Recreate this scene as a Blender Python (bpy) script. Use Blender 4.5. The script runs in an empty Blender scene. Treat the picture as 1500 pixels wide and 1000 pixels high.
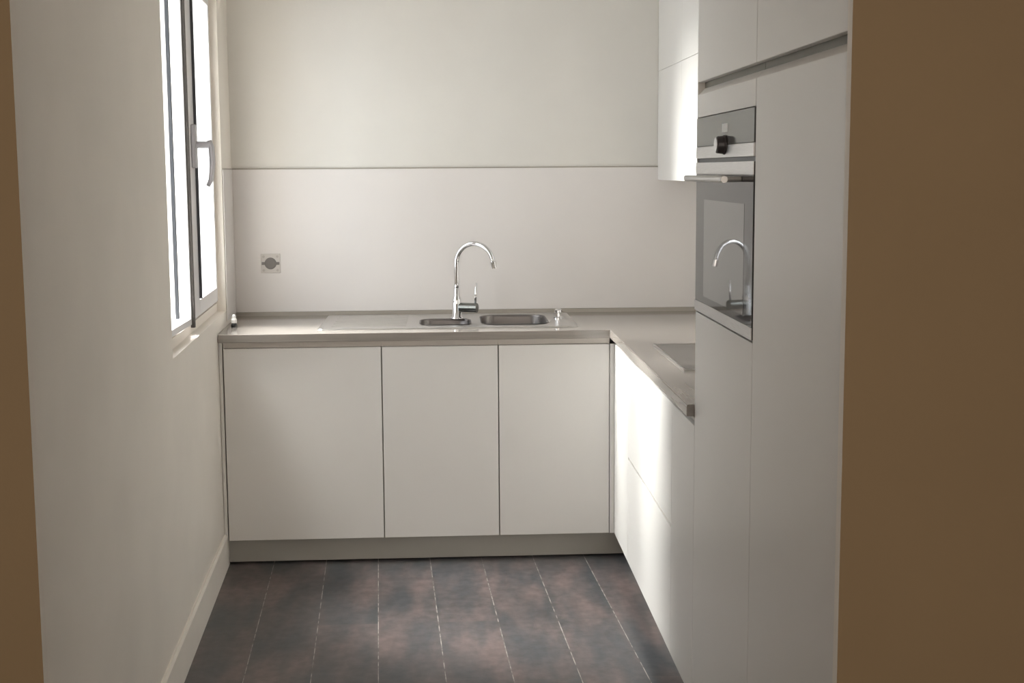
import bpy, bmesh, math
from mathutils import Matrix, Vector

S = bpy.context.scene
COL = S.collection
PI = math.pi

# ------------------------------------------------------------------ helpers
def link(o, parent=None):
    COL.objects.link(o)
    if parent is not None:
        o.parent = parent
    return o

def empty(name, label=None, cat=None, group=None, loc=(0, 0, 0), rotz=0, kind=None):
    o = bpy.data.objects.new(name, None)
    o.empty_display_size = .05
    o.location = loc
    o.rotation_euler = (0, 0, rotz)
    COL.objects.link(o)
    tag(o, label, cat, group, kind)
    return o

def tag(o, label=None, cat=None, group=None, kind=None):
    if label: o['label'] = label
    if cat: o['category'] = cat
    if group: o['group'] = group
    if kind: o['kind'] = kind
    return o

def obj(name, bm, mat, parent=None, smooth=False, bevel=0, seg=2):
    me = bpy.data.meshes.new(name)
    bmesh.ops.recalc_face_normals(bm, faces=bm.faces[:])
    bm.to_mesh(me)
    bm.free()
    mats = mat if isinstance(mat, (list, tuple)) else [mat]
    for m in mats:
        me.materials.append(m)
    o = bpy.data.objects.new(name, me)
    link(o, parent)
    if smooth:
        for p in me.polygons:
            p.use_smooth = True
    if bevel:
        md = o.modifiers.new('bevel', 'BEVEL')
        md.width = bevel
        md.segments = seg
        md.limit_method = 'ANGLE'
        md.angle_limit = math.radians(40)
        md.harden_normals = False
    return o

def box(bm, x0, x1, y0, y1, z0, z1):
    v = [bm.verts.new((x, y, z)) for z in (z0, z1) for y in (y0, y1) for x in (x0, x1)]
    for f in ((0, 2, 3, 1), (4, 5, 7, 6), (0, 1, 5, 4), (2, 6, 7, 3), (0, 4, 6, 2), (1, 3, 7, 5)):
        bm.faces.new([v[i] for i in f])
    return bm

def B(*a):
    return box(bmesh.new(), *a)

def prism(bm, prof, axis, a0, a1):
    """closed 2-D profile extruded along an axis: 'y' -> prof (x,z); 'x' -> prof (y,z); 'z' -> prof (x,y)"""
    def P(p, a):
        return {'y': (p[0], a, p[1]), 'x': (a, p[0], p[1]), 'z': (p[0], p[1], a)}[axis]
    lo = [bm.verts.new(P(p, a0)) for p in prof]
    hi = [bm.verts.new(P(p, a1)) for p in prof]
    bm.faces.new(lo)
    bm.faces.new(hi[::-1])
    n = len(prof)
    for i in range(n):
        bm.faces.new((lo[i], lo[(i + 1) % n], hi[(i + 1) % n], hi[i]))
    return bm

def lathe(bm, prof, center, axis='z', n=32, cap=True):
    """profile [(r, h)] revolved about an axis through center"""
    cx, cy, cz = center
    rings = []
    for r, h in prof:
        ring = []
        for k in range(n):
            a = 2 * PI * k / n
            c, s = r * math.cos(a), r * math.sin(a)
            if axis == 'z': p = (cx + c, cy + s, cz + h)
            elif axis == 'x': p = (cx + h, cy + c, cz + s)
            else: p = (cx + c, cy + h, cz + s)
            ring.append(bm.verts.new(p))
        rings.append(ring)
    for a, b in zip(rings, rings[1:]):
        for k in range(n):
            bm.faces.new((a[k], a[(k + 1) % n], b[(k + 1) % n], b[k]))
    if cap:
        bm.faces.new(rings[0][::-1])
        bm.faces.new(rings[-1])
    return bm

def tube(bm, pts, radii, n=16):
    pts = [Vector(p) for p in pts]
    if not isinstance(radii, (list, tuple)):
        radii = [radii] * len(pts)
    rings = []
    up = None
    for i, p in enumerate(pts):
        t = (pts[min(i + 1, len(pts) - 1)] - pts[max(i - 1, 0)]).normalized()
        if up is None:
            up = Vector((0, 0, 1)) if abs(t.z) < .9 else Vector((0, 1, 0))
        a = t.cross(up)
        if a.length < 1e-4:
            a = t.cross(Vector((1, 0, 0)))
        a.normalize()
        b = a.cross(t).normalized()
        up = b
        rings.append([bm.verts.new(p + radii[i] * (a * math.cos(2 * PI * k / n) + b * math.sin(2 * PI * k / n))) for k in range(n)])
    for a, b in zip(rings, rings[1:]):
        for k in range(n):
            bm.faces.new((a[k], a[(k + 1) % n], b[(k + 1) % n], b[k]))
    bm.faces.new(rings[0][::-1])
    bm.faces.new(rings[-1])
    return bm

def grid_slab(us, vs, inside, w0, w1, P):
    """slab of grid cells: inside(u_mid, v_mid) keeps a cell; P(u, v, w) -> point"""
    bm = bmesh.new()
    cache = {}
    def V(i, j, k):
        if (i, j, k) not in cache:
            cache[(i, j, k)] = bm.verts.new(P(us[i], vs[j], (w0, w1)[k]))
        return cache[(i, j, k)]
    nu, nv = len(us) - 1, len(vs) - 1
    on = [[inside((us[i] + us[i + 1]) / 2, (vs[j] + vs[j + 1]) / 2) for j in range(nv)] for i in range(nu)]
    get = lambda i, j: 0 <= i < nu and 0 <= j < nv and on[i][j]
    for i in range(nu):
        for j in range(nv):
            if not on[i][j]: continue
            bm.faces.new((V(i, j, 1), V(i + 1, j, 1), V(i + 1, j + 1, 1), V(i, j + 1, 1)))
            bm.faces.new((V(i, j, 0), V(i, j + 1, 0), V(i + 1, j + 1, 0), V(i + 1, j, 0)))
            if not get(i, j - 1): bm.faces.new((V(i, j, 0), V(i + 1, j, 0), V(i + 1, j, 1), V(i, j, 1)))
            if not get(i, j + 1): bm.faces.new((V(i, j + 1, 0), V(i, j + 1, 1), V(i + 1, j + 1, 1), V(i + 1, j + 1, 0)))
            if not get(i - 1, j): bm.faces.new((V(i, j, 0), V(i, j, 1), V(i, j + 1, 1), V(i, j + 1, 0)))
            if not get(i + 1, j): bm.faces.new((V(i + 1, j, 0), V(i + 1, j + 1, 0), V(i + 1, j + 1, 1), V(i + 1, j, 1)))
    return bm

def rrect(x0, x1, y0, y1, r, n=6):
    out = []
    for cx, cy, a0 in ((x1 - r, y1 - r, 0), (x0 + r, y1 - r, PI / 2), (x0 + r, y0 + r, PI), (x1 - r, y0 + r, 1.5 * PI)):
        for k in range(n + 1):
            a = a0 + PI / 2 * k / n
            out.append((cx + r * math.cos(a), cy + r * math.sin(a)))
    return out

# ------------------------------------------------------------------ materials
def mat(name, color, rough=.5, metal=0, spec=.5, coat=0, coat_rough=.1, ior=1.5):
    m = bpy.data.materials.new(name)
    m.use_nodes = True
    b = m.node_tree.nodes['Principled BSDF']
    b.inputs['Base Color'].default_value = (*color, 1)
    b.inputs['Roughness'].default_value = rough
    b.inputs['Metallic'].default_value = metal
    b.inputs['IOR'].default_value = ior
    b.inputs['Specular IOR Level'].default_value = spec
    b.inputs['Coat Weight'].default_value = coat
    b.inputs['Coat Roughness'].default_value = coat_rough
    return m

def nodes(m):
    t = m.node_tree
    return t.nodes, t.links, t.nodes['Principled BSDF']

def mottle(m, c1, c2, scale, detail=3, stretch=(1, 1, 1), bump=0, bump_scale=None, rough=None):
    """object-space noise between two colours of the material itself, and an optional fine bump"""
    N, L, b = nodes(m)
    tc = N.new('ShaderNodeTexCoord')
    mp = N.new('ShaderNodeMapping')
    mp.inputs['Scale'].default_value = stretch
    L.new(tc.outputs['Object'], mp.inputs['Vector'])
    nz = N.new('ShaderNodeTexNoise')
    nz.inputs['Scale'].default_value = scale
    nz.inputs['Detail'].default_value = detail
    L.new(mp.outputs[0], nz.inputs['Vector'])
    r = N.new('ShaderNodeValToRGB')
    r.color_ramp.elements[0].position = .32
    r.color_ramp.elements[1].position = .68
    r.color_ramp.elements[0].color = (*c1, 1)
    r.color_ramp.elements[1].color = (*c2, 1)
    L.new(nz.outputs['Fac'], r.inputs['Fac'])
    L.new(r.outputs['Color'], b.inputs['Base Color'])
    if bump:
        nb = N.new('ShaderNodeTexNoise')
        nb.inputs['Scale'].default_value = bump_scale or scale * 8
        nb.inputs['Detail'].default_value = 2
        L.new(mp.outputs[0], nb.inputs['Vector'])
        bp = N.new('ShaderNodeBump')
        bp.inputs['Strength'].default_value = bump
        bp.inputs['Distance'].default_value = .002
        L.new(nb.outputs['Fac'], bp.inputs['Height'])
        L.new(bp.outputs['Normal'], b.inputs['Normal'])
    return m

def around(c, d):
    return tuple(x * (1 - d) for x in c), tuple(min(1, x * (1 + d)) for x in c)

def paint(name, c, rough=.6, var=.025, bump=.12, scale=3):
    m = mat(name, c, rough, spec=.35)
    a, b = around(c, var)
    return mottle(m, a, b, scale, bump=bump, bump_scale=90)

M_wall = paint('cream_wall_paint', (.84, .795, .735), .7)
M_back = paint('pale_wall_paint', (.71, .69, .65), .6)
M_hall = paint('hall_wall_dimmed', (.305, .215, .122), .75)  # the hall's dim, warm light is put into this brown wall colour
M_ceil = paint('ceiling_paint', (.82, .80, .76), .8)
M_splash = paint('splashback_panel', (.72, .69, .672), .38, .015, .03)
M_white = paint('white_lacquer', (.735, .715, .69), .34, .012, .02, 2)
M_carcass = paint('carcass_board', (.42, .40, .37), .5, .02, 0)  # white board greyed, shade of the door gaps put into its colour
M_plinth = paint('plinth_board', (.40, .385, .35), .38, .03, .03)
M_seal = mat('seal_strip', (.34, .31, .27), .5)
M_recess = mat('grip_recess_shade', (.16, .145, .11), .6)  # darkened: shade under the upper doors is put into the colour
M_grip = mat('grip_channel_metal', (.46, .43, .40), .42, .6)
M_chrome = mat('polished_chrome', (.80, .80, .82), .07, 1)
M_shade = mat('chrome_dark_reflection', (.20, .205, .195), .25, 1)  # mixer chrome with the dark hall's reflection put into its colour
M_steel = mat('brushed_steel', (.62, .60, .58), .28, 1)
mottle(M_steel, (.56, .545, .53), (.66, .64, .62), 30, stretch=(1, 40, 40), bump=.05, bump_scale=60)
M_steel_bowl = mat('bowl_steel_shaded', (.22, .205, .20), .42, 1)  # the deck's steel darkened, shade inside the bowls put into the colour
M_oven_steel = mat('oven_steel', (.50, .485, .47), .36, 1)
mottle(M_oven_steel, (.46, .445, .43), (.54, .525, .51), 20, stretch=(40, 1, 40))
M_oven_glass = mat('oven_dark_glass', (.05, .047, .047), .04, 0, .5, ior=1.35)
M_oven_window = mat('oven_window_glass', (.16, .155, .15), .02, 0, .5, ior=1.75)
M_panel_glass = mat('oven_panel_glass', (.10, .10, .098), .12, 0, .5)
M_black = mat('black_plastic', (.012, .012, .012), .4)
M_display = mat('pale_display_print', (.62, .62, .60), .4)
M_knob = mat('knob_dark_metal', (.055, .048, .05), .35, .3)
M_pvc = mat('white_window_pvc', (.80, .79, .80), .35)
M_gasket = mat('grey_gasket', (.045, .048, .055), .6)
M_brown = mat('brown_weatherstrip', (.05, .042, .036), .6)
M_handle = mat('grey_window_handle', (.50, .49, .51), .35, .3)
M_hob = mat('hob_glass', (.085, .076, .07), .14, 0, .5, ior=1.32)
M_socket = mat('socket_plastic', (.56, .53, .50), .4)
M_socket_dark = mat('socket_insert', (.17, .155, .145), .5)
M_cap = mat('white_cap', (.86, .85, .84), .25)

def glass():
    m = bpy.data.materials.new('window_glass')
    m.use_nodes = True
    N, L = m.node_tree.nodes, m.node_tree.links
    N.remove(N['Principled BSDF'])
    out = N['Material Output']
    tr = N.new('ShaderNodeBsdfTransparent')
    tr.inputs['Color'].default_value = (.97, .985, .98, 1)
    gl = N.new('ShaderNodeBsdfGlossy')
    gl.inputs['Roughness'].default_value = .01
    lw = N.new('ShaderNodeLayerWeight')
    lw.inputs['Blend'].default_value = .5
    pw = N.new('ShaderNodeMath'); pw.operation = 'POWER'; pw.inputs[1].default_value = 5
    L.new(lw.outputs['Facing'], pw.inputs[0])
    ml = N.new('ShaderNodeMath'); ml.operation = 'MULTIPLY_ADD'
    ml.inputs[1].default_value = .25; ml.inputs[2].default_value = .03
    L.new(pw.outputs[0], ml.inputs[0])
    mx = N.new('ShaderNodeMixShader')
    L.new(ml.outputs[0], mx.inputs[0])
    L.new(tr.outputs[0], mx.inputs[1])
    L.new(gl.outputs[0], mx.inputs[2])
    L.new(mx.outputs[0], out.inputs['Surface'])
    return m
M_glass = glass()

def laminate(name, along):
    """grey-brown wood-look laminate with the grain along x or y"""
    m = mat(name, (.27, .24, .215), .13, spec=.5, ior=2.0)
    st = (2, 45, 45) if along == 'x' else (45, 2, 45)
    mottle(m, (.225, .20, .18), (.285, .255, .23), 1.6, 5, st)
    return m
M_top = laminate('worktop_laminate', 'x')
M_top_side = laminate('worktop_laminate_side', 'y')

def floor_mat():
    m = mat('slate_plank_tiles', (.05, .045, .045), .34, spec=.5)
    N, L, b = nodes(m)
    tc = N.new('ShaderNodeTexCoord')
    dt = N.new('ShaderNodeVectorMath'); dt.operation = 'DOT_PRODUCT'
    dt.inputs[1].default_value = (1, .0535, 0)
    L.new(tc.outputs['Object'], dt.inputs[0])
    ad = N.new('ShaderNodeMath'); ad.operation = 'ADD'
    ad.inputs[1].default_value = .0321 - .168 + .2027 * 20
    L.new(dt.outputs['Value'], ad.inputs[0])
    sp = N.new('ShaderNodeSeparateXYZ')
    L.new(tc.outputs['Object'], sp.inputs[0])
    ay = N.new('ShaderNodeMath'); ay.operation = 'ADD'; ay.inputs[1].default_value = 20 + 1.25
    L.new(sp.outputs['Y'], ay.inputs[0])
    cb = N.new('ShaderNodeCombineXYZ')
    L.new(ay.outputs[0], cb.inputs['X']); L.new(ad.outputs[0], cb.inputs['Y'])
    br = N.new('ShaderNodeTexBrick')
    br.offset = .4; br.offset_frequency = 2; br.squash = 1
    br.inputs['Scale'].default_value = 1
    br.inputs['Brick Width'].default_value = 1.25
    br.inputs['Row Height'].default_value = .2027
    br.inputs['Mortar Size'].default_value = .0016
    br.inputs['Mortar Smooth'].default_value = .1
    br.inputs['Bias'].default_value = 0
    br.inputs['Color1'].default_value = (0, 0, 0, 1)
    br.inputs['Color2'].default_value = (1, 1, 1, 1)
    br.inputs['Mortar'].default_value = (.5, .5, .5, 1)
    L.new(cb.outputs[0], br.inputs['Vector'])
    # cloudy slate: blue-grey to rust-brown
    mp = N.new('ShaderNodeMapping'); mp.inputs['Scale'].default_value = (2.2, .65, 1)
    L.new(tc.outputs['Object'], mp.inputs[0])
    # each tile has its own cut of the pattern
    off = N.new('ShaderNodeVectorMath'); off.operation = 'MULTIPLY_ADD'
    off.inputs[1].default_value = (3.1, 1.7, 2.3)
    L.new(br.outputs['Color'], off.inputs[0]); L.new(mp.outputs[0], off.inputs[2])
    n1 = N.new('ShaderNodeTexNoise'); n1.inputs['Scale'].default_value = 4.2; n1.inputs['Detail'].default_value = 5
    n1.inputs['Roughness'].default_value = .55
    L.new(off.outputs[0], n1.inputs['Vector'])
    r1 = N.new('ShaderNodeValToRGB')
    e = r1.color_ramp.elements
    e[0].position = .36; e[0].color = (.052, .055, .061, 1)
    e[1].position = .66; e[1].color = (.132, .100, .096, 1)
    k = e.new(.5); k.color = (.082, .072, .073, 1)
    L.new(n1.outputs['Fac'], r1.inputs['Fac'])
    n2 = N.new('ShaderNodeTexNoise'); n2.inputs['Scale'].default_value = 26; n2.inputs['Detail'].default_value = 4
    L.new(tc.outputs['Object'], n2.inputs['Vector'])
    mr = N.new('ShaderNodeMapRange')
    mr.inputs['From Min'].default_value = .3; mr.inputs['From Max'].default_value = .7
    mr.inputs['To Min'].default_value = .78; mr.inputs['To Max'].default_value = 1.22
    L.new(n2.outputs['Fac'], mr.inputs['Value'])
    ml = N.new('ShaderNodeMix'); ml.data_type = 'RGBA'; ml.blend_type = 'MULTIPLY'
    ml.inputs['Factor'].default_value = 1
    L.new(r1.outputs['Color'], ml.inputs['A']); L.new(mr.outputs[0], ml.inputs['B'])
    # pale, patchy grout in the long joints only; the end joints are butted tight
    dv = N.new('ShaderNodeMath'); dv.operation = 'DIVIDE'; dv.inputs[1].default_value = .2027
    L.new(ad.outputs[0], dv.inputs[0])
    pp = N.new('ShaderNodeMath'); pp.operation = 'PINGPONG'; pp.inputs[1].default_value = .5
    L.new(dv.outputs[0], pp.inputs[0])
    lt = N.new('ShaderNodeMapRange')
    lt.inputs['From Min'].default_value = .0045; lt.inputs['From Max'].default_value = .0085
    lt.inputs['To Min'].default_value = 1; lt.inputs['To Max'].default_value = 0
    L.new(pp.outputs[0], lt.inputs['Value'])
    ng = N.new('ShaderNodeTexNoise'); ng.inputs['Scale'].default_value = 22; ng.inputs['Detail'].default_value = 2
    L.new(tc.outputs['Object'], ng.inputs['Vector'])
    rg = N.new('ShaderNodeValToRGB')
    rg.color_ramp.elements[0].position = .38; rg.color_ramp.elements[0].color = (.09, .08, .075, 1)
    rg.color_ramp.elements[1].position = .62; rg.color_ramp.elements[1].color = (.42, .39, .36, 1)
    L.new(ng.outputs['Fac'], rg.inputs['Fac'])
    me = N.new('ShaderNodeMix'); me.data_type = 'RGBA'
    L.new(br.outputs['Fac'], me.inputs['Factor'])
    L.new(ml.outputs['Result'], me.inputs['A'])
    me.inputs['B'].default_value = (.075, .068, .064, 1)
    mg = N.new('ShaderNodeMix'); mg.data_type = 'RGBA'
    L.new(lt.outputs[0], mg.inputs['Factor'])
    L.new(me.outputs['Result'], mg.inputs['A'])
    L.new(rg.outputs['Color'], mg.inputs['B'])
    L.new(mg.outputs['Result'], b.inputs['Base Color'])
    bp = N.new('ShaderNodeBump'); bp.inputs['Strength'].default_value = .25; bp.inputs['Distance'].default_value = .002
    L.new(n2.outputs['Fac'], bp.inputs['Height'])
    L.new(bp.outputs['Normal'], b.inputs['Normal'])
    return m
M_floor = floor_mat()

# ------------------------------------------------------------------ measures (metres)
ANG = .0513                      # the left wall runs slightly askew
WX, WY = -.0162, -.6             # a point on the left wall
def wall_x(y): return WX - math.tan(ANG) * (y - WY)
XF = 1.496                       # face of the right-hand run
XR = 2.10                        # right wall
ZB, ZT = .105, .853              # door bottom and top
YP = -3.398                      # hall side of the opening
CEIL = 2.62

# ------------------------------------------------------------------ setting
def struct(name, bm, m, parent=None, bevel=0):
    return tag(obj(name, bm, m, parent, bevel=bevel), kind='structure')

struct('floor', B(-1.6, 3.2, -7.2, .12, -.1, 0), M_floor)
bm = B(-1.6, 3.2, -7.2, YP + .03, CEIL, CEIL + .1)
box(bm, -.32, 2.3, YP + .03, .12, CEIL, CEIL + .1)
struct('ceiling', bm, M_ceil)
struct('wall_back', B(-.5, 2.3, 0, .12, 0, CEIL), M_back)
struct('wall_right', B(XR, XR + .12, -3.373, 0, 0, CEIL), M_wall)

# left wall in its own frame: local x = away from the wall into the room, local y = along it
ZN = .968
S0, S1 = -1.02, .275              # the shallow window recess
ND = -.035
HS0, HS1, HZ0, HZ1 = -.985, .255, 1.0, 2.215
bm = B(-.25, 0, -2.775, .62, 0, ZN)
box(bm, -.25, 0, -2.775, S0, ZN, CEIL)
box(bm, -.25, 0, S1, .62, ZN, CEIL)
box(bm, -.25, ND, S0, S1, ZN, HZ0)
box(bm, -.25, ND, S0, S1, HZ1, CEIL)
box(bm, -.25, ND, S0, HS0, HZ0, HZ1)
box(bm, -.25, ND, HS1, S1, HZ0, HZ1)
wl = struct('wall_left', bm, M_wall)
wl.location = (WX, WY, 0); wl.rotation_euler = (0, 0, ANG)
bb = struct('baseboard_left', prism(bmesh.new(), [(0, 0), (.012, 0), (.012, .122), (.006, .13), (0, .13)], 'y', -2.775, .045), M_wall)
bb.location = wl.location; bb.rotation_euler = wl.rotation_euler

# hall around the camera
struct('wall_front_left', B(-1.5, .203, YP, YP + .0232, 0, CEIL), [M_hall, M_wall])
struct('wall_front_right', B(1.491, 3.1, YP, YP + .0232, 0, CEIL), [M_hall, M_wall])
for n in ('wall_front_left', 'wall_front_right'):       # kitchen side and reveal are painted like the kitchen
    for p in bpy.data.objects[n].data.polygons:
        p.material_index = 0 if p.normal.y < -.5 else 1
struct('wall_hall_left', B(-1.6, -1.5, -7.1, YP + .02, 0, CEIL), M_hall)
struct('wall_hall_right', B(3.1, 3.2, -7.1, YP + .02, 0, CEIL), M_hall)
struct('wall_hall_back', B(-1.6, 3.2, -7.2, -7.1, 0, CEIL), M_hall)

# ------------------------------------------------------------------ window
win = empty('window_1', 'white two-leaf window in the shallow recess of the left wall', None, None, (WX, WY, 0), ANG, 'structure')
bm = bmesh.new()
fw = .03
FX0, FX1 = -.125, -.050
box(bm, FX0, FX1, HS0, HS0 + fw, HZ0, HZ1)
box(bm, FX0, FX1, HS1 - fw * .6, HS1, HZ0, HZ1)
box(bm, FX0, FX1, HS0 + fw, HS1 - fw * .6, HZ0, HZ0 + .018)
box(bm, FX0, FX1, HS0 + fw, HS1 - fw * .6, HZ1 - .03, HZ1)
obj('window_frame', bm, M_pvc, win, bevel=.003)

def sash_mesh(s0, s1, z0, z1, wn, wf, wb, wt, x0, x1):
    b = bmesh.new()
    box(b, x0, x1, s0, s0 + wn, z0, z1)
    box(b, x0, x1, s1 - wf, s1, z0, z1)
    box(b, x0, x1, s0 + wn, s1 - wf, z0, z0 + wb)
    box(b, x0, x1, s0 + wn, s1 - wf, z1 - wt, z1)
    return b
SZ0, SZ1 = HZ0 + .012, HZ1 - .018
# far leaf, shut
s0, s1 = -.475, .240
far = obj('sash', sash_mesh(s0, s1, SZ0, SZ1, .235, .022, .055, .04, -.062, -.026), M_pvc, win, bevel=.002)
obj('pane', B(-.044, -.039, s0 + .23, s1 - .018, SZ0 + .05, SZ1 - .035), M_glass, far)
bm = B(-.027, -.017, s0 + .222, s0 + .233, SZ0 + .06, SZ1 - .045)
box(bm, -.038, -.026, s0 + .236, s0 + .33, SZ1 - .052, SZ1 - .041)
obj('gasket', bm, M_gasket, far)
sh = s0 + .165
bm = B(-.026, -.011, sh - .02, sh + .02, 1.535, 1.685)
lathe(bm, [(.012, 0), (.012, .058)], (-.02, sh, 1.615), 'x', 16)
hd = obj('handle', bm, M_handle, far, bevel=.003)
bm = bmesh.new()
tube(bm, [(.032, sh, 1.63), (.040, sh, 1.605), (.042, sh, 1.55), (.036, sh, 1.495), (.024, sh, 1.472)], [.009, .0105, .010, .009, .007], 12)
obj('lever', bm, M_handle, hd, smooth=True)
# near leaf, hinged on its near side and standing slightly open
s0, s1 = -.95, -.525
near = empty('sash', None, None, None, (-.046, s0, 0), -.045)
near.parent = win
L0 = s1 - s0
obj('leaf_frame', sash_mesh(0, L0, SZ0, SZ1, .05, .018, .022, .04, -.014, .014), M_pvc, near, bevel=.002)
obj('pane', B(.001, .006, .045, L0 - .014, SZ0 + .018, SZ1 - .035), M_glass, near)
obj('glazing_bar', B(.006, .017, L0 * .46, L0 * .46 + .011, SZ0 + .045, SZ1 - .04), M_gasket, near)
obj('weatherstrip', B(.010, .022, L0 - .010, L0 + .010, SZ0 - .010, SZ1), M_brown, near)

# ------------------------------------------------------------------ splashback, worktop
ys = .008
spl = empty('splashback', 'pale smooth splashback panel behind the sink, between worktop and the thin dark line', 'splashback', loc=(0, -.0012, .91))
obj('panel', B(-.042, XR - .003, -.008, 0, .017, .619), M_splash, spl)
obj('top_seal', B(-.042, XR - .003, -.0082, 0, .6195, .6245), M_seal, spl)
ret = obj('side_return', B(.0012, .005, .285, .585, .017, .619), M_splash, spl)
ret.location = (WX, WY + .0012, 0); ret.rotation_euler = (0, 0, ANG)
ret = obj('side_seal', B(.0012, .0052, .285, .585, .6195, .6245), M_seal, spl)
ret.location = (WX, WY + .0012, 0); ret.rotation_euler = (0, 0, ANG)

ZW = .91
us = [-.013, .37, 1.345, 1.476, XR - .002]
vs = [-2.162, -.62, -.50, -.075, -.001]
def top_in(u, v):
    if .37 < u < 1.345 and -.50 < v < -.075: return False
    return v > -.62 or u > 1.476
def top_P(u, v, w):
    if u == us[0]: u = wall_x(v) + .002
    return (u, v, w)
wt = empty('worktop', 'grey-brown wood-look worktop in an L along the back and right cabinets', 'worktop', loc=(0, 0, 0))
sl = obj('slab', grid_slab(us, vs, top_in, .878, ZW, top_P), [M_top, M_top_side], wt, bevel=.002)
for p in sl.data.polygons:                                  # the right leg has its grain along the wall
    p.material_index = 1 if p.center.x > 1.47 and p.center.y < -.6199 and not (p.normal.y > .5) else 0
bm = prism(bmesh.new(), [(-.040, ZW), (XR - .002, ZW), (XR - .002, ZW + .016), (-.040, ZW + .016)], 'y', -.012, -.0008)
obj('wall_edging', bm, M_seal, wt)

# ------------------------------------------------------------------ base cabinets, back run
def cabinet(name, label, cat, x, y, rotz=0, group=None):
    return empty(name, label, cat, group, (x, y, 0), rotz)
YD0, YD1 = -.60, -.582           # door front and back
G = .0022
def back_unit(x0, x1, label):
    c = cabinet('base_cabinet', label, 'cabinet', x0, 0, 0, 'white base cabinets under the sink worktop')
    w = x1 - x0
    sink = .3 < x0 + w / 2
    b = bmesh.new()
    t = .016
    e = .0006
    box(b, e, t, YD1 + .002, -.02, ZB, ZT - .001)
    box(b, w - t, w - e, YD1 + .002, -.02, ZB, ZT - .001)
    box(b, t, w - t, YD1 + .002, -.02, ZB, ZB + t)
    box(b, t, w - t, -.036, -.02, ZB + t, ZT - .001)
    obj('carcass', b, M_carcass, c)
    obj('door', B(G, w - G, YD0, YD1, ZB, ZT), M_white, c, bevel=.0015)
    b = prism(bmesh.new(), [(YD0 + .012, ZT + .001), (YD0 + .022, ZT + .001), (YD0 + .022, .877), (YD0 - .001, .877), (YD0 - .001, .872), (YD0 + .012, .872)], 'x', .0003, w - .0003)
    obj('grip_rail', b, M_grip, c)
    return c
c1 = back_unit(0, .6, 'widest white base cabinet with plain door, in the corner below the window')
bm = prism(bmesh.new(), [(wall_x(-.598) + .002 , -.598), (-.0025, -.598), (-.0025, -.58), (wall_x(-.58) + .002, -.58)], 'z', ZB - .008, ZT + .022)
obj('filler_strip', bm, M_white, c1)
back_unit(.6, 1.047, 'middle white base cabinet with plain door, directly below the tap')
c3 = back_unit(1.047, 1.478, 'white base cabinet below the large sink bowl, beside the drawers')
obj('filler_strip', B(1.4785 - 1.047, XF - .0008 - 1.047, -.6005, -.582, ZB, ZT), M_white, c3)

pl = obj('plinth', B(wall_x(-.55) + .002, 1.545, -.55, -.534, .006, ZB - .003), M_plinth)
tag(pl, 'grey plinth board under the sink base cabinets', 'plinth')
pl2 = obj('plinth', B(1.547, 1.563, -3.35, -.55, .006, ZB - .003), M_plinth)
tag(pl2, 'recessed plinth board under the drawers and tall cabinets', 'plinth')

# ------------------------------------------------------------------ right run: corner, drawers, narrow unit
XD1 = XF + .018
def right_carcass(c, y0, y1, x1=XR - .003, z0=ZB, z1=ZT - .001):
    t = .016
    e = .0006
    b = bmesh.new()
    h = y1 - y0
    box(b, XD1 + .002, x1, e, t, z0, z1)
    box(b, XD1 + .002, x1, h - t, h - e, z0, z1)
    box(b, XD1 + .002, x1, t, h - t, z0, z0 + t)
    box(b, x1 - t, x1, t, h - t, z0 + t, z1)
    for v in b.verts: v.co.x -= XF
    obj('carcass', b, M_carcass, c)
def grip_right(c, h):
    b = prism(bmesh.new(), [(.012, ZT + .001), (.022, ZT + .001), (.022, .877), (-.001, .877), (-.001, .872), (.012, .872)], 'y', .0003, h - .0003)
    obj('grip_rail', b, M_grip, c)
YC, YDR, YT = -.972, -1.84, -2.165
c = cabinet('corner_cabinet', 'narrow plain white corner front between the sink cabinets and the drawers', 'cabinet', XF, YC)
h = -.600 - YC
obj('front_panel', B(0, .018, G / 2, h, ZB, ZT), M_white, c, bevel=.0015)
right_carcass(c, YC, -.60)
grip_right(c, h)
c = cabinet('drawer_cabinet', 'white two-drawer unit under the hob', 'cabinet', XF, YDR)
h = YC - YDR
for z0, z1 in ((ZB, .4855), (.4945, ZT)):
    b = B(0, .018, G / 2, h - G / 2, z0, z1)
    d = obj('drawer', b, M_white, c, bevel=.0015)
obj('finger_groove', B(.012, .0195, .002, h - .002, .4855, .4945), M_seal, c)
right_carcass(c, YDR, YC)
grip_right(c, h)
c = cabinet('base_cabinet', 'narrow white base cabinet between the drawers and the tall oven cabinet', 'cabinet', XF, YT)
h = YDR - YT
obj('door', B(0, .018, G, h - G / 2, ZB, ZT), M_white, c, bevel=.0015)
right_carcass(c, YT, YDR)
grip_right(c, h)

# ------------------------------------------------------------------ tall units
YS, YN = -2.771, -3.364
ZG0, ZG1 = 1.712, 1.738          # the grip gap between lower and upper doors
ZO0, ZO1 = 1.157, 1.648          # oven
ZTOP = 2.45
def bevel_top_door(y0, y1, z0, z1):
    # door whose top edge slopes back as a finger grip
    return prism(bmesh.new(), [(0, z0), (.018, z0), (.018, z1 + .012), (0, z1 - .006)], 'y', y0, y1)
def tall(name, label, y0, y1):
    c = cabinet(name, label, 'cabinet', XF, y0)
    h = y1 - y0
    t = .016
    e = .0006
    b = bmesh.new()
    x0, x1 = .020, XR - .003 - XF
    box(b, x0, x1, e, t, ZB, ZTOP)
    box(b, x0, x1, h - t, h - e, ZB, ZTOP)
    box(b, x1 - t, x1, t, h - t, ZB, ZTOP)
    for z in (ZB, ZO0 - .02, ZO1 + .003, ZG1 + .01, ZTOP - t):
        box(b, x0, x1 - t, t, h - t, z, z + t)
    obj('carcass', b, M_white, c)
    return c, h
G2 = .0016
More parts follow.
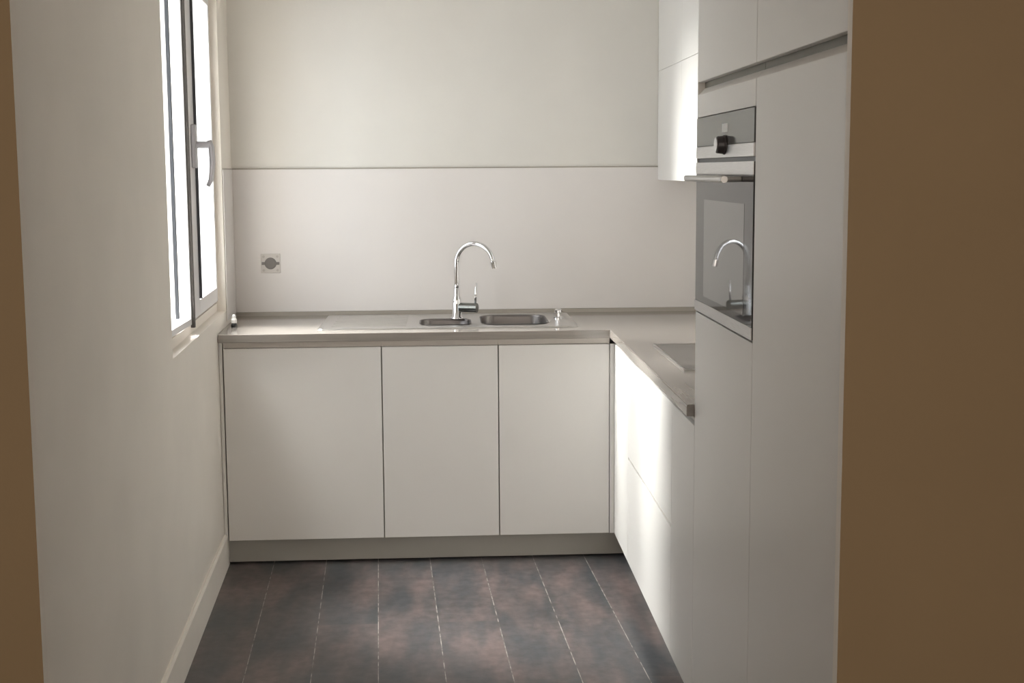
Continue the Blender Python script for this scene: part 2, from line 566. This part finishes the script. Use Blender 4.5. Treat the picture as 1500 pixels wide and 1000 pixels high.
c, h = tall('oven_cabinet', 'tall white cabinet housing the built-in oven', YS, YT)
obj('lower_door', B(0, .018, G2, h - .002, ZB, ZO0 - .002), M_white, c, bevel=.0015)
obj('fascia_panel', bevel_top_door(G2, h - .002, ZO1 + .002, ZG0), M_white, c, bevel=.001)
obj('upper_door', B(0, .018, G2, h - .002, ZG1, ZTOP), M_white, c, bevel=.0015)
obj('side_panel', B(0, .019, h - .0016, h - .0004, ZB, ZTOP), M_white, c)
obj('grip_recess', B(.0185, .0198, G2, h - .002, ZG0 - .01, ZG1 + .005), M_recess, c)
c, h = tall('tall_cabinet', 'tall white larder cabinet with full-height door between oven and dark wall', YN, YS)
obj('lower_door', bevel_top_door(.001, h - G2, ZB, ZG0), M_white, c, bevel=.001)
obj('upper_door', B(0, .018, .001, h - G2, ZG1, ZTOP), M_white, c, bevel=.0015)
obj('side_panel', B(-.001, XR - .003 - XF, -.0105, -.0008, 0, ZTOP), M_white, c)
obj('grip_recess', B(.0185, .0198, .001, h - G2, ZG0 - .01, ZG1 + .005), M_recess, c)
# bulkhead over the tall units
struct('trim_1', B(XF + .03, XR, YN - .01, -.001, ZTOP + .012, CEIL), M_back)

# ------------------------------------------------------------------ oven (front at XF)
ov = empty('oven', 'built-in stainless and dark glass oven in the tall cabinet', 'oven', loc=(XF, YS, ZO0))
oy0, oy1 = .002, .603      # along the wall
oh = ZO1 - ZO0
obj('body', B(.022, .54, .020, .585, .004, oh - .004), M_oven_steel, ov)
# control panel
zc0 = 1.540 - ZO0
cp = obj('control_panel', B(-.002, .0215, oy0, oy1, 1.576 - ZO0, oh), M_panel_glass, ov, bevel=.0015)
obj('control_trim', B(-.003, .0215, oy0, oy1, 1.5465 - ZO0, 1.5755 - ZO0), M_oven_steel, ov, bevel=.001)
obj('vent_slot', B(.004, .0215, oy0, oy1, 1.537 - ZO0, 1.5465 - ZO0), M_black, ov)
yk = -2.495 - YS
kb = lathe(bmesh.new(), [(.0225, 0), (.0225, -.004), (.0205, -.005), (.0195, -.019), (.0175, -.021)], (-.002, yk, 1.5755 - ZO0), 'x', 32)
kn = obj('knob', kb, M_knob, ov, smooth=False, bevel=.001)
obj('knob_face', lathe(bmesh.new(), [(.0165, 0), (.0165, -.0015)], (-.023, yk, 1.5755 - ZO0), 'x', 24), M_oven_steel, kn)
obj('display', B(-.0028, -.002, -2.52 - YS, -2.462 - YS, 1.604 - ZO0, 1.624 - ZO0), M_display, cp)
# door
zd1 = 1.5365 - ZO0
dr = obj('door', B(-.002, .0215, oy0, oy1, .004, zd1), M_oven_glass, ov, bevel=.0015)
obj('door_window', B(-.0026, -.0018, -2.69 - YS, -2.27 - YS, 1.205 - ZO0, 1.446 - ZO0), M_oven_window, dr)
obj('top_trim', B(-.0035, -.0015, oy0, oy1, 1.509 - ZO0, zd1), M_oven_steel, dr)
obj('bottom_trim', B(-.0035, -.0015, oy0, oy1, .004, .030), M_oven_steel, dr)
bm = bmesh.new()
xh = -.046
tube(bm, [(xh, -2.265 - YS, 1.4985 - ZO0), (xh, -2.69 - YS, 1.4985 - ZO0)], .0075, 16)
for yy in (-2.295, -2.66):
    tube(bm, [(xh, yy - YS, 1.4985 - ZO0), (-.003, yy - YS, 1.4985 - ZO0)], .006, 12)
obj('handle', bm, M_oven_steel, dr, smooth=False)

# ------------------------------------------------------------------ wall cabinet
wc = empty('wall_cabinet', 'white wall cabinet catching the window light in the back right corner', 'cabinet', loc=(1.76, -1.06, 1.475))
obj('carcass', B(.0185, XR - .003 - 1.76, .0006, 1.0575, .002, .96), M_white, wc)
obj('lower_door', B(0, .018, .0015, .5285, 0, .456), M_white, wc, bevel=.0006)
obj('lower_door', B(0, .018, .5305, 1.0575, 0, .456), M_white, wc, bevel=.0006)
obj('upper_door', B(0, .018, .0015, .5285, .4575, .96), M_white, wc, bevel=.0006)
obj('upper_door', B(0, .018, .5305, 1.0575, .4575, .96), M_white, wc, bevel=.0006)

# ------------------------------------------------------------------ hob
hb = empty('hob', 'dark glass hob with thin steel edge set in the right worktop', 'hob', loc=(1.57, -1.63, ZW))
obj('glass_top', B(.004, .50, .004, .556, .0005, .0055), M_hob, hb, bevel=.0015)
bm = grid_slab([0, .004, .50, .504], [0, .004, .556, .56], lambda u, v: not (.004 < u < .50 and .004 < v < .556), .0003, .0068, lambda u, v, w: (u, v, w))
obj('edge_frame', bm, M_steel, hb)

# ------------------------------------------------------------------ sink
sk = empty('sink', 'stainless inset sink with one and a half bowls and left drainer', 'sink', loc=(0, 0, ZW))
SX0, SX1, SY0, SY1 = .352, 1.362, -.522, -.055
bowls = [(.745, .945, -.445, -.245, .10, .05), (.99, 1.255, -.455, -.135, .15, .06)]
def sheet(loops, z, thick=None):
    b = bmesh.new()
    es = []
    for lp in loops:
        vv = [b.verts.new((x, y, z)) for x, y in lp]
        es += [b.edges.new((vv[i], vv[(i + 1) % len(vv)])) for i in range(len(vv))]
    bmesh.ops.triangle_fill(b, edges=es, use_beauty=True, use_dissolve=False)
    return b
outer = rrect(SX0, SX1, SY0, SY1, .02)
holes = [rrect(x0, x1, y0, y1, r) for x0, x1, y0, y1, d, r in bowls]
bm = sheet([outer] + holes, .0045)
# rolled-down outer rim
lo = [bm.verts.new((x + (.003 if x > .8 else -.003), y + (.003 if y > -.3 else -.003), .0004)) for x, y in outer]
hi = [v for v in bm.verts if abs(v.co.z - .0045) < 1e-6][:len(outer)]
for i in range(len(outer)):
    j = (i + 1) % len(outer)
    bm.faces.new((hi[i], hi[j], lo[j], lo[i]))
obj('deck', bm, M_steel, sk)
for x0, x1, y0, y1, d, r in bowls:
    b = bmesh.new()
    rings = []
    for ins, z in ((-.004, .0065), (-.001, .0072), (.001, .0045), (.003, -.004), (.008, -d * .55), (.012, -d + .03), (.020, -d + .010), (.034, -d)):
        rings.append([b.verts.new((x, y, z)) for x, y in rrect(x0 + ins, x1 - ins, y0 + ins, y1 - ins, max(r - ins, .012))])
    n = len(rings[0])
    for A, C in zip(rings, rings[1:]):
        for i in range(n):
            b.faces.new((A[i], A[(i + 1) % n], C[(i + 1) % n], C[i]))
    b.faces.new(rings[-1])
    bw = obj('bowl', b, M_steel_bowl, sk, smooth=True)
    obj('drain', lathe(bmesh.new(), [(.042, .0005), (.042, .003), (.03, .004), (.028, .001)], ((x0 + x1) / 2, (y0 + y1) / 2, -d), 'z', 28), M_chrome, bw)
bm = bmesh.new()
for k in range(9):
    yy = -.455 + k * .042
    prism(bm, [(yy - .006, .0045), (yy, .0075), (yy + .006, .0045)], 'x', .40 + .01 * (k % 2), .69)
obj('drainer_ridges', bm, M_steel, sk)
# pop-up waste knob on the right ledge
wk = obj('waste_knob', lathe(bmesh.new(), [(.020, 0), (.020, .006), (.009, .009), (.008, .022), (.015, .026), (.015, .036), (.010, .040)], (1.308, -.27, .0045), 'z', 24), M_chrome, sk, smooth=False)

# ------------------------------------------------------------------ tap
FX, FY = .893, -.245
tp = empty('tap', 'chrome swan-neck mixer tap with side lever behind the sink bowls', 'tap', loc=(FX, FY, ZW + .0048))
dx, dy = .885, -.465
obj('base', lathe(bmesh.new(), [(.027, 0), (.027, .006), (.019, .010), (.0185, .075), (.0165, .088), (.0125, .094), (.0115, .125), (.009, .130)], (0, 0, 0), 'z', 32), M_chrome, tp, smooth=True)
R = .083
zc = .228
pts = [(0, 0, .10), (0, 0, .15), (0, 0, .19)]
for k in range(0, 19):
    a = PI - k * (PI * .93) / 18
    rr = R + R * math.cos(a)
    pts.append((rr * dx, rr * dy, zc + R * math.sin(a)))
px, py, pz = pts[-1]
pts.append((px + .004 * dx, py + .004 * dy, pz - .012))
sp = obj('spout', tube(bmesh.new(), pts, .0098, 20), M_chrome, tp, smooth=True)
obj('aerator', tube(bmesh.new(), [(px + .003 * dx, py + .003 * dy, pz - .008), (px + .008 * dx, py + .008 * dy, pz - .034)], [.0128, .0115], 20), M_chrome, sp)
lx, ly = .93, -.36
bm = tube(bmesh.new(), [(.014 * lx, .014 * ly, .048), (.088 * lx, .088 * ly, .048)], [.0195, .0195], 24)
mx = obj('mixer_body', bm, M_shade, tp)
obj('lever', tube(bmesh.new(), [(.080 * lx, .080 * ly, .058), (.082 * lx, .082 * ly, .10), (.085 * lx, .085 * ly, .150)], [.0045, .0042, .004], 12), M_chrome, mx, smooth=True)

# ------------------------------------------------------------------ small things
st = empty('wall_socket', 'small square wall socket with dark centre on the splashback, left of the tap', 'socket', loc=(.108, -.0082, 1.134))
obj('plate', B(-.041, .041, -.006, 0, -.041, .041), M_socket, st, bevel=.002)
obj('insert', lathe(bmesh.new(), [(.025, -.0062), (.025, -.0085), (.021, -.0088), (.020, -.0068)], (0, 0, 0), 'y', 32), M_socket_dark, st)
for sx, sz in ((-1, 0), (1, 0)):
    obj('lug', B(sx * .030 - .007, sx * .030 + .007, -.0078, -.0058, -.006, .006), M_socket_dark, st)
for sx in (-1, 1):
    for sz in (-1, 1):
        obj('screw', lathe(bmesh.new(), [(.0055, -.0058), (.0055, -.0072), (.004, -.0076)], (sx * .029, 0, sz * .029), 'y', 16), M_grip, st)

pg = empty('worktop_peg', 'tiny white-capped peg with dark foot at the left end of the worktop', 'peg', loc=(.010, -.385, ZW))
obj('foot', lathe(bmesh.new(), [(.012, 0), (.012, .010), (.008, .016)], (0, 0, 0), 'z', 20), M_black, pg)
obj('cap', lathe(bmesh.new(), [(.006, .014), (.011, .018), (.011, .030), (.008, .036), (.007, .046), (.004, .050)], (0, 0, 0), 'z', 20), M_cap, pg, smooth=False)

# ------------------------------------------------------------------ light
W = bpy.data.worlds.new('sky')
S.world = W
W.use_nodes = True
bg = W.node_tree.nodes['Background']
bg.inputs['Color'].default_value = (.93, .96, 1, 1)
bg.inputs['Strength'].default_value = 10.0

def lamp(name, kind, energy, color, loc=(0, 0, 0), **kw):
    d = bpy.data.lights.new(name, kind)
    d.energy = energy
    d.color = color
    for k, v in kw.items():
        setattr(d, k, v)
    o = bpy.data.objects.new(name, d)
    o.location = loc
    COL.objects.link(o)
    return o
# the bright slit of sky over the light well outside, seen from low to high
for k, (el, en, an, sy) in enumerate(((9, 10.0, 15, -.07), (21, 8.5, 18, -.07), (35, 4.5, 18, -.07), (46, 6.5, 20, -.10), (56, 13.5, 18, -.10), (66, 8.0, 16, .20))):
    sun = lamp('light_well_sky', 'SUN', en, (1, .985, .955), (-3, .5, 2 + k), angle=math.radians(an))
    e = math.radians(el)
    sun.rotation_euler = Vector((math.cos(e), sy * math.cos(e), -math.sin(e))).to_track_quat('-Z', 'Y').to_euler()

por = lamp('window_portal', 'AREA', 1, (1, 1, 1))
por.data.shape = 'RECTANGLE'
por.data.size, por.data.size_y = HZ1 - HZ0, HS1 - HS0
por.data.cycles.is_portal = True
ca, sa = math.cos(ANG), math.sin(ANG)
sm, om = (HS0 + HS1) / 2, -.26
por.location = (WX + om * ca - sm * sa, WY + om * sa + sm * ca, (HZ0 + HZ1) / 2)
por.rotation_euler = Vector((ca, sa, 0)).to_track_quat('-Z', 'Y').to_euler()

hl = lamp('hall_fill', 'AREA', 64, (1, .90, .79), (.85, -7.05, 1.6))  # fill light added behind the camera to lift the kitchen, no known source
hl.data.shape = 'RECTANGLE'
hl.data.size, hl.data.size_y = 1.8, 1.6
hl.rotation_euler = (PI / 2, 0, 0)

# ------------------------------------------------------------------ camera
f, cy, yaw, pitch, roll = 1835.34, 456.75, .0515, .113, -.0064
r = Vector((math.cos(yaw), -math.sin(yaw), 0)); fwv = Vector((math.sin(yaw), math.cos(yaw), 0)); up = Vector((0, 0, 1))
F = fwv * math.cos(pitch) - up * math.sin(pitch)
u2 = up * math.cos(pitch) + fwv * math.sin(pitch)
Rv = r * math.cos(roll) + u2 * math.sin(roll)
Uv = u2 * math.cos(roll) - r * math.sin(roll)
cd = bpy.data.cameras.new('camera')
cd.sensor_width = 36
cd.sensor_fit = 'HORIZONTAL'
cd.lens = 36 * f / 1500
cd.shift_y = (cy - 500) / 1500
cd.clip_start = .02
co = bpy.data.objects.new('camera', cd)
m = Matrix((Rv, Uv, -F)).transposed().to_4x4()
m.translation = (.8555, -5.3591, 1.522)
co.matrix_world = m
COL.objects.link(co)
S.camera = co

S.view_settings.view_transform = 'Standard'
S.view_settings.look = 'None'
S.view_settings.gamma = 1
S.view_settings.exposure = -.55
S.view_settings.use_curve_mapping = False
S.cycles.max_bounces = 16
S.cycles.diffuse_bounces = 10
S.cycles.glossy_bounces = 6
S.cycles.transparent_max_bounces = 16
S.cycles.sample_clamp_indirect = 8
